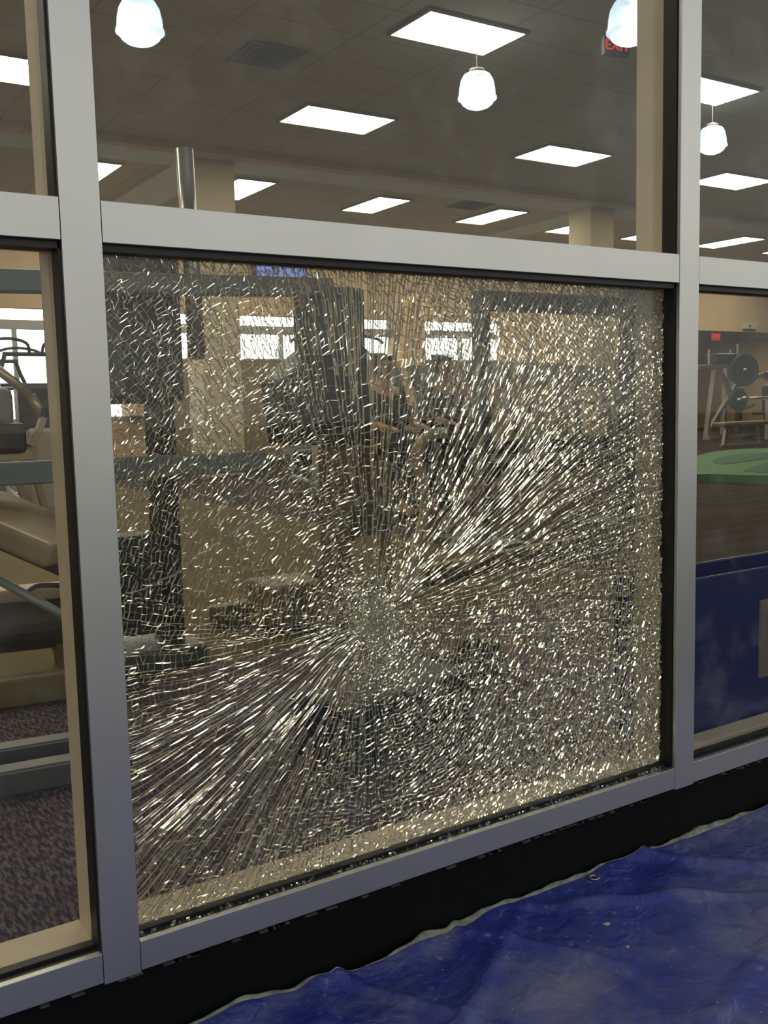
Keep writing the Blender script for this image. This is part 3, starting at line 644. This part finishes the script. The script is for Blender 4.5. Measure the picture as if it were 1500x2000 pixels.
# D: black items on carpet behind the pane
def dumbbell(px, py, L_, R, ang, lab):
    q = atz(px, py, FZ); t = thing('dumbbell', lab, 'dumbbell', 'dumbbells on the carpet', (q.x, q.y, FZ+R)); t.rotation_euler = (0, 0, ang)
    MB().tube([(-L_*.3, 0, 0), (L_*.3, 0, 0)], .016, 12).build('handle', LSTEEL, t, smooth=True)
    for s in (-1, 1): MB().lathe([(0, -.05), (R*.9, -.05), (R, -.04), (R, .04), (R*.9, .05), (0, .05)], (s*L_*.35, 0, 0), 6 if False else 24, (1, 0, 0)).build('weight_head', mat('black_rubber', (.012, .012, .012), .5), t)
q = atz(740, 1500, FZ); t = thing('step_platform', 'black low exercise step on the carpet behind the lower shattered pane', 'exercise step', None, (q.x+.12, q.y+.15, FZ))
MB().box(-.26, .26, -.14, .14, .13, .20).build('deck', mat('black_rubber', (.012, .012, .012), .5), t, bevel=.02)
for s in (-1, 1): MB().box(s*.2-.05, s*.2+.05, -.13, .13, 0, .13).build('riser', mat('black_rubber', (.012,)*3, .5), t, bevel=.01)
t.rotation_euler = (0, 0, .25)
dumbbell(900, 1345, .34, .085, .3, 'black dumbbell on the carpet right of the impact point')
# E: right hand overhead frame (slate crossbar, upper right of the shattered pane)
E_ = thing('squat_frame', 'tall slate grey frame behind the upper right of the shattered pane', 'gym machine', None, (0, 0, FZ))
a, b = aty(930, 566, 3.7), aty(1240, 618, 3.7)
SLATE = MATS['slate_plastic']
MB().box(a.x, b.x, 3.65, 3.77, b.z-FZ, a.z-FZ).build('crossbar', SLATE, E_, bevel=.015)
MB().box(a.x, a.x+.09, 3.66, 3.76, 0, b.z-FZ).build('upright', DGREY, E_, bevel=.008); MB().box(b.x-.12, b.x, 3.66, 3.76, 0, a.z+.35-FZ).build('upright', SLATE, E_, bevel=.008)
MB().box(a.x-.1, a.x+.2, 3.4, 4.1, 0, .05).build('foot', DGREY, E_, bevel=.008); MB().box(b.x-.2, b.x+.1, 3.4, 4.1, 0, .05).build('foot', DGREY, E_, bevel=.008)
# elliptical in left bay in front of the bright windows
def elliptical(ox, oy, lab, s=1.0):
    t = thing('elliptical_trainer', lab, 'elliptical trainer', 'elliptical trainers by the far windows', (ox, oy, FZ)); z0 = 0
    MB().tube([(-.30, 0, 1.58), (.30, 0, 1.58)], .022, 10).build('top_bar', DARK, t, smooth=True)
    for sx in (-1, 1):
        MB().tube(smoothpts([(sx*.28, 0, 1.58), (sx*.32, 0, 1.45), (sx*.38, .0, 1.28), (sx*.36, 0, 1.1), (sx*.30, 0, .9)]), .022, 10).build('side_post', DARK, t, smooth=True)
        MB().tube(smoothpts([(sx*.06, -.05, 1.58), (sx*.09, -.08, 1.68), (sx*.25, -.12, 1.72), (sx*.45, -.1, 1.70), (sx*.56, -.05, 1.66)]), .016, 10).build('handle', DARK, t, smooth=True)
        MB().bar((sx*.28, -.5, .12), (sx*.28, .5, .25), .09, .05).build('pedal_arm', DGREY, t, bevel=.01)
    MB().tube([(-.34, 0, 1.28), (.34, 0, 1.28)], .018, 10).build('lower_bar', DARK, t, smooth=True)
    cn = MB().box(-.20, .20, -.1, .12, .85, 1.27).build('console', DARK, t, bevel=.03); MB().box(-.13, .13, .12, .124, 1.0, 1.2).build('screen', MATS['slate_plastic'], cn)
    MB().box(-.14, .14, -.12, .35, 0, .86).build('body_shell', mat('warm_grey_plastic', (.27, .24, .20), .45), t, bevel=.04)
    MB().box(-.36, .36, -.6, -.5, 0, .08).box(-.36, .36, .5, .6, 0, .08).box(-.05, .05, -.5, .5, .0, .07).build('base', DGREY, t, bevel=.01)
    return t
q = aty(68, 700, 8.4); EL = elliptical(q.x, 8.4, 'elliptical trainer silhouetted against the window in the left pane')
def place(px, y, lab):
    q = aty(px, 700, y); return dup(EL, (q.x-EL.location.x, y-EL.location.y, 0), lab)
place(-22, 9.8, 'elliptical trainer cut by the left edge, against the window')
place(655, 7.3, 'elliptical trainer behind the right cable tower, seen through cracks')
# treadmills block the windows further right
def treadmill(x, y, lab):
    t = thing('treadmill', lab, 'treadmill', 'treadmills by the far windows', (x, y, FZ))
    MB().box(-.40, .40, -.9, .9, .08, .20).build('deck', DARK, t, bevel=.03)
    MB().box(-.26, .26, -.85, .7, .2, .212).build('belt', mat('black_rubber', (.012,)*3, .5), t)
    for s in (-1, 1):
        MB().bar((s*.38, .55, .15), (s*.34, .75, 1.25), .07, .09).build('upright', DGREY, t, bevel=.01)
        MB().bar((s*.34, .72, 1.0), (s*.34, .25, .95), .05, .05).build('handrail', DARK, t, bevel=.01)
        MB().box(s*.34-.05, s*.34+.05, -.85, -.7, 0, .08).build('foot', DARK, t); MB().box(s*.34-.05, s*.34+.05, .7, .85, 0, .08).build('foot', DARK, t)
    m = MB(); m.prism([(-.44, .62, 1.22), (.44, .62, 1.22), (.44, .80, 1.55), (-.44, .80, 1.55)], (0, .08, .03)); cn = m.build('console', DARK, t, bevel=.02); MB().prism([(-.30, .655, 1.30), (.30, .655, 1.30), (.30, .765, 1.50), (-.30, .765, 1.50)], (0, -.004, .003)).build('screen', MATS['slate_plastic'], cn)
    MB().box(-.38, .38, .5, .9, .2, .42).build('motor_hood', DARK, t, bevel=.05)
    return t
q = aty(790, 735, 9.5); TR = treadmill(q.x, 9.5, 'treadmill below the cream pier between the bright windows')
for k, lab in ((-1.05, 'treadmill left of the cream pier, beneath the dark head'), (1.05, 'treadmill right of the cream pier, beneath the second head'), (2.1, 'treadmill second to the right of the cream pier'), (3.15, 'treadmill third to the right of the cream pier'), (4.2, 'treadmill at the right end of the row by the bright windows')):
    dup(TR, (k, 0, 0), lab)

# ------------------------------------------------------------ right bay: rack with green plates, bench, platform, bin
RX, RY = 18.6, 13.6
K = thing('weight_rack', 'steel weight rack with crossed braces in the right bay', 'weight rack', None, (RX, RY, FZ))
RS = mat('rack_steel', (.40, .37, .35), .35, .5)
MB().bar((-.25, 0, 0), (.05, 0, 1.9), .09, .12).build('upright', RS, K, bevel=.01); MB().bar((.75, .3, .1), (.85, .3, 1.95), .09, .12).build('upright', RS, K, bevel=.01)
MB().bar((-.6, 0, 1.92), (1.0, 0, 1.98), .12, .12).build('top_beam', RS, K, bevel=.01)
for x in (-.15, .62, .88): MB().bar((x, 0, 1.95), (x, 0, 2.55 if x > .8 else 2.4), .05, .05).build('peg', RS, K)
m = MB().bar((.3, .05, 1.85), (1.1, .05, .5), .09, .10).bar((1.35, .12, 1.9), (.0, .12, .25), .09, .10); m.build('cross_brace', RS, K, bevel=.01)
MB().bar((-.3, -.1, .05), (2.2, -.1, .05), .1, .1).build('base_rail', RS, K, bevel=.01)
MB().bar((.9, 0, .05), (1.0, 0, 1.35), .14, .10).build('post', mat('rack_dark', (.12, .11, .09), .5), K, bevel=.01)
MB().box(.0, .75, -.1, .25, 2.0, 2.30).build('pulley_cover', DARK, K, bevel=.05)
MB().box(-.7, -.25, .1, .3, 1.05, 1.9).build('weight_bag', DARK, K, bevel=.06) if False else None
K.scale = (1, 1, .88)
for (px, py, rp, lab) in ((1453, 723, 31, 'large round dark green weight plate on the rack'), (1441, 781, 20, 'smaller dark green weight plate low on the rack')):
    q = aty(px, py, RY-.35); r = rp/F*(q-CP).dot(fw)
    t = thing('weight_plate', lab, 'weight plate', 'green weight plates', q); t.rotation_euler = (0, 0, -.3)
    MB().lathe([(.05, -.05), (r*.55, -.05), (r*.6, -.03), (r*.85, -.03), (r*.9, -.06), (r, -.05), (r, .05), (r*.9, .06), (.05, .05), (.05, -.05)], (0, 0, 0), 48, (0, 1, 0)).build('plate_disc', GREEN_PL, t, smooth=False)
    MB().tube([(0, -.12, 0), (0, .35, 0)], .048, 16).build('hub', LSTEEL, t, smooth=True)
MB().bar((.9, .0, 1.5), (2.1, -.05, 1.8), .10, .10).bar((.9, .0, .75), (1.5, 0, .9), .08, .08).build('plate_arm', RS, K)
bq = atz(1447, 850, FZ)
t = thing('weight_bench', 'flat weight bench with pale legs beside the rack in the right bay', 'bench', None, (aty(1450, 850, 11.2).x, 11.2, FZ))
MB().box(-.75, .75, -.16, .16, .42, .50).build('seat_pad', mat('olive_pad', (.22, .19, .09), .5), t, bevel=.03)
for s in (-1, 1): MB().bar((s*.6, 0, 0), (s*.5, 0, .42), .07, .07).build('leg', RS, t, bevel=.01)
MB().box(-.68, .68, -.03, .03, .0, .05).build('stretcher', RS, t)
q0 = aty(1452, 778, 12.5); t = thing('barbell', 'chrome barbell across the person in black in the right bay', 'barbell', None, (q0.x, 12.5, q0.z))
MB().tube([(0, 0, 0), (2.6, 0, .02)], .028, 12).build('bar', LSTEEL, t, smooth=True); MB().tube([(-.02, 0, 0), (.15, 0, .0)], .045, 12).build('sleeve', LSTEEL, t, smooth=True)
MB().box(.85, .93, -.05, .05, FZ-q0.z, -.028).build('stand', RS, t); MB().box(2.3, 2.38, -.05, .05, FZ-q0.z, -.02).build('stand', RS, t)

# green practice platform
def outline(pts_, k=8):
    P_ = [Vector((x, y, 0)) for x, y in pts_]; n = len(P_); R = []
    for i in range(n):
        a, b, c, d = P_[i-1], P_[i], P_[(i+1) % n], P_[(i+2) % n]
        for j in range(k):
            t = j/k; R.append(.5*((2*b)+(c-a)*t+(2*a-5*b+4*c-d)*t*t+(3*b-a-3*c+d)*t**3))
    return R
def zpix(L_, z): return [(atz(x, y, z).x, atz(x, y, z).y) for x, y in L_]
HP = .10
G = thing('putting_green', 'low two-tone green turf platform with rounded outline in the right bay', 'platform', None, (0, 0, FZ))
out_ = outline(zpix([(1300, 925), (1335, 902), (1380, 885), (1450, 877), (1560, 876), (1660, 890), (1700, 915), (1620, 932), (1500, 929), (1400, 926)], FZ+HP))
MB().prism([(p.x, p.y, 0) for p in out_], (0, 0, HP)).build('platform_base', mat('light_green_turf', (.085, .19, .07), .8, 0, .15, 8), G)
inn = outline(zpix([(1392, 902), (1410, 893), (1450, 887), (1500, 884), (1540, 885), (1500, 895), (1450, 903), (1410, 907)], FZ+HP))
MB().prism([(p.x, p.y, HP) for p in inn], (0, 0, .006)).build('dark_turf_inset', mat('dark_green_turf', (.03, .11, .055), .8, 0, .1, 8), G)
inn = outline(zpix([(1455, 921), (1480, 911), (1510, 902), (1570, 892), (1640, 895), (1650, 912), (1560, 923)], FZ+HP))
MB().prism([(p.x, p.y, HP) for p in inn], (0, 0, .006)).build('dark_turf_inset', MATS['dark_green_turf'], G)
# blue bin
BL = mat('glossy_blue_plastic', (.004, .010, .11), .25, 0, 0, 0)
Bn = thing('storage_bin', 'glossy dark blue plastic bin standing on the carpet behind the right pane', 'bin', None, (1.555, .165, FZ))
MB().box(.0, 1.15, .0, .012, 0, .495).box(.0, 1.15, .18, .192, 0, .495).box(.0, .012, .012, .18, 0, .495).box(1.138, 1.15, .012, .18, 0, .495).box(.012, 1.138, .012, .18, 0, .012).build('bin_body', BL, Bn, bevel=.004)
MB().box(-.008, 1.158, -.008, .0, .47, .50).build('rim', BL, Bn, bevel=.003)
MB().box(.41, .57, -.006, .01, .16, .40).build('reflection_patch', mat('tan_reflection', (.16, .115, .11), .5), Bn, bevel=.03, label='tan rounded patch imitating a reflection on the bin')  # tan reflection on the bin front, built as a thin coloured patch

# ------------------------------------------------------------ people
SK = mat('skin', (.42, .24, .16), .5); HAIR = mat('dark_hair', (.015, .012, .010), .6); CL = mat('black_clothes', (.012, .012, .014), .8)
def skinmesh(name, pts, edges, m, parent, root=0, sub=2):
    bm = bmesh.new(); ly = bm.verts.layers.skin.verify(); vs = []
    for i, (x, y, z, r) in enumerate(pts):
        v = bm.verts.new((x, y, z)); rr_ = r if isinstance(r, tuple) else (r, r); v[ly].radius = rr_; v[ly].use_root = i == root; vs.append(v)
    for a, b in edges: bm.edges.new((vs[a], vs[b]))
    me = bpy.data.meshes.new(name); bm.to_mesh(me); bm.free(); me.materials.append(m)
    o = bpy.data.objects.new(name, me); COL.objects.link(o); o.parent = parent
    s = o.modifiers.new('s', 'SKIN'); s.use_smooth_shade = True; u = o.modifiers.new('u', 'SUBSURF'); u.levels = sub; u.render_levels = sub
    return o
def person(x, y, seat, rz, lab):
    t = thing('person', lab, 'person', None, (x, y, FZ)); t.rotation_euler = (0, 0, rz)
    h = seat
    pts = [(0,0,h+.08,.14),(0,-.01,h+.28,.13),(0,-.01,h+.45,.15),(0,0,h+.55,.07),(0,-.01,h+.62,.055),(0,-.02,h+.70,.085),(0,-.02,h+.80,.078)]
    ed = [(0,1),(1,2),(2,3),(3,4),(4,5),(5,6)]
    for s in (-1, 1):
        b = len(pts)
        pts += [(s*.18,0,h+.48,.06),(s*.24,-.03,h+.24,.045),(s*.20,-.27,h+.17,.035),(s*.19,-.33,h+.165,.03)]; ed += [(2,b),(b,b+1),(b+1,b+2),(b+2,b+3)]
        for k, (dx, l) in enumerate(((-.026, .06), (-.009, .07), (.009, .066), (.026, .052))):
            c = len(pts); pts += [(s*.19+dx,-.37,h+.165,.009),(s*.19+dx,-.37-l*.6,h+.155,.008),(s*.19+dx,-.37-l,h+.135,.007)]; ed += [(b+3,c),(c,c+1),(c+1,c+2)]
        c = len(pts); pts += [(s*.19-s*.04,-.345,h+.155,.009),(s*.19-s*.055,-.375,h+.145,.008)]; ed += [(b+3,c),(c,c+1)]
        b = len(pts)
        pts += [(s*.11,-.04,h+.05,.09),(s*.15,-.42,h+.04,.065),(s*.15,-.44,.12,.042),(s*.15,-.56,.05,.04)]; ed += [(0,b),(b,b+1),(b+1,b+2),(b+2,b+3)]
    body = skinmesh('body', pts, ed, SK, t)
    skinmesh('nose', [(0,-.105,h+.755,.012),(0,-.125,h+.735,.014)], [(0,1)], SK, t, sub=1)
    skinmesh('hair', [(0,.02,h+.74,.085),(0,.0,h+.82,.085),(0,.03,h+.66,.06)], [(0,1),(0,2)], HAIR, t)
    sp_ = [(0,0,h+.06,.16),(0,-.01,h+.28,.15),(0,-.01,h+.46,.165)]; se = [(0,1),(1,2)]
    for s in (-1, 1): b = len(sp_); sp_ += [(s*.19,0,h+.48,.072),(s*.24,-.03,h+.25,.056),(s*.205,-.2,h+.19,.047)]; se += [(2,b),(b,b+1),(b+1,b+2)]
    skinmesh('shirt', sp_, se, CL, t)
    tp_ = [(0,0,h+.08,.155)]; te = []
    for s in (-1, 1): b = len(tp_); tp_ += [(s*.11,-.06,h+.05,.10),(s*.15,-.43,h+.04,.077),(s*.15,-.44,.16,.055)]; te += [(0,b),(b,b+1),(b+1,b+2)]
    skinmesh('trousers', tp_, te, CL, t)
    for s in (-1, 1): skinmesh('shoe', [(s*.15,-.42,.045,.048),(s*.15,-.60,.035,.042)], [(0,1)], DARK, t)
    return t
def stool(x, y, h, lab):
    t = thing('exercise_bench', lab, 'bench', 'benches people sit on', (x, y, FZ))
    MB().box(-.25, .25, -.22, .25, h-.07, h).build('seat_pad', PADD, t, bevel=.02); MB().box(-.05, .05, -.05, .05, 0, h-.07).build('post', DGREY, t); MB().box(-.25, .25, -.2, .2, 0, .04).build('base', DGREY, t)
for px, py, y, lab, lab2 in ((745, 676, 5.9, 'dark-haired seated person whose head shows before the window left of the pier', 'bench under the seated person left of the pier'), (862, 680, 6.3, 'seated person in dark clothes before the window right of the pier', 'bench under the seated person right of the pier')):
    q = aty(px, py, y); h = q.z-FZ-.90; person(q.x, y, h, .1, lab); stool(q.x, y+.02, h-.078, lab2)
q = aty(1497, 722, 12.9); h = q.z-FZ-.90; person(q.x+.08, 12.9, h, .3, 'person in black seated behind the barbell at the right edge'); stool(q.x+.08, 12.92, h-.078, 'bench under the person in black at the right edge')
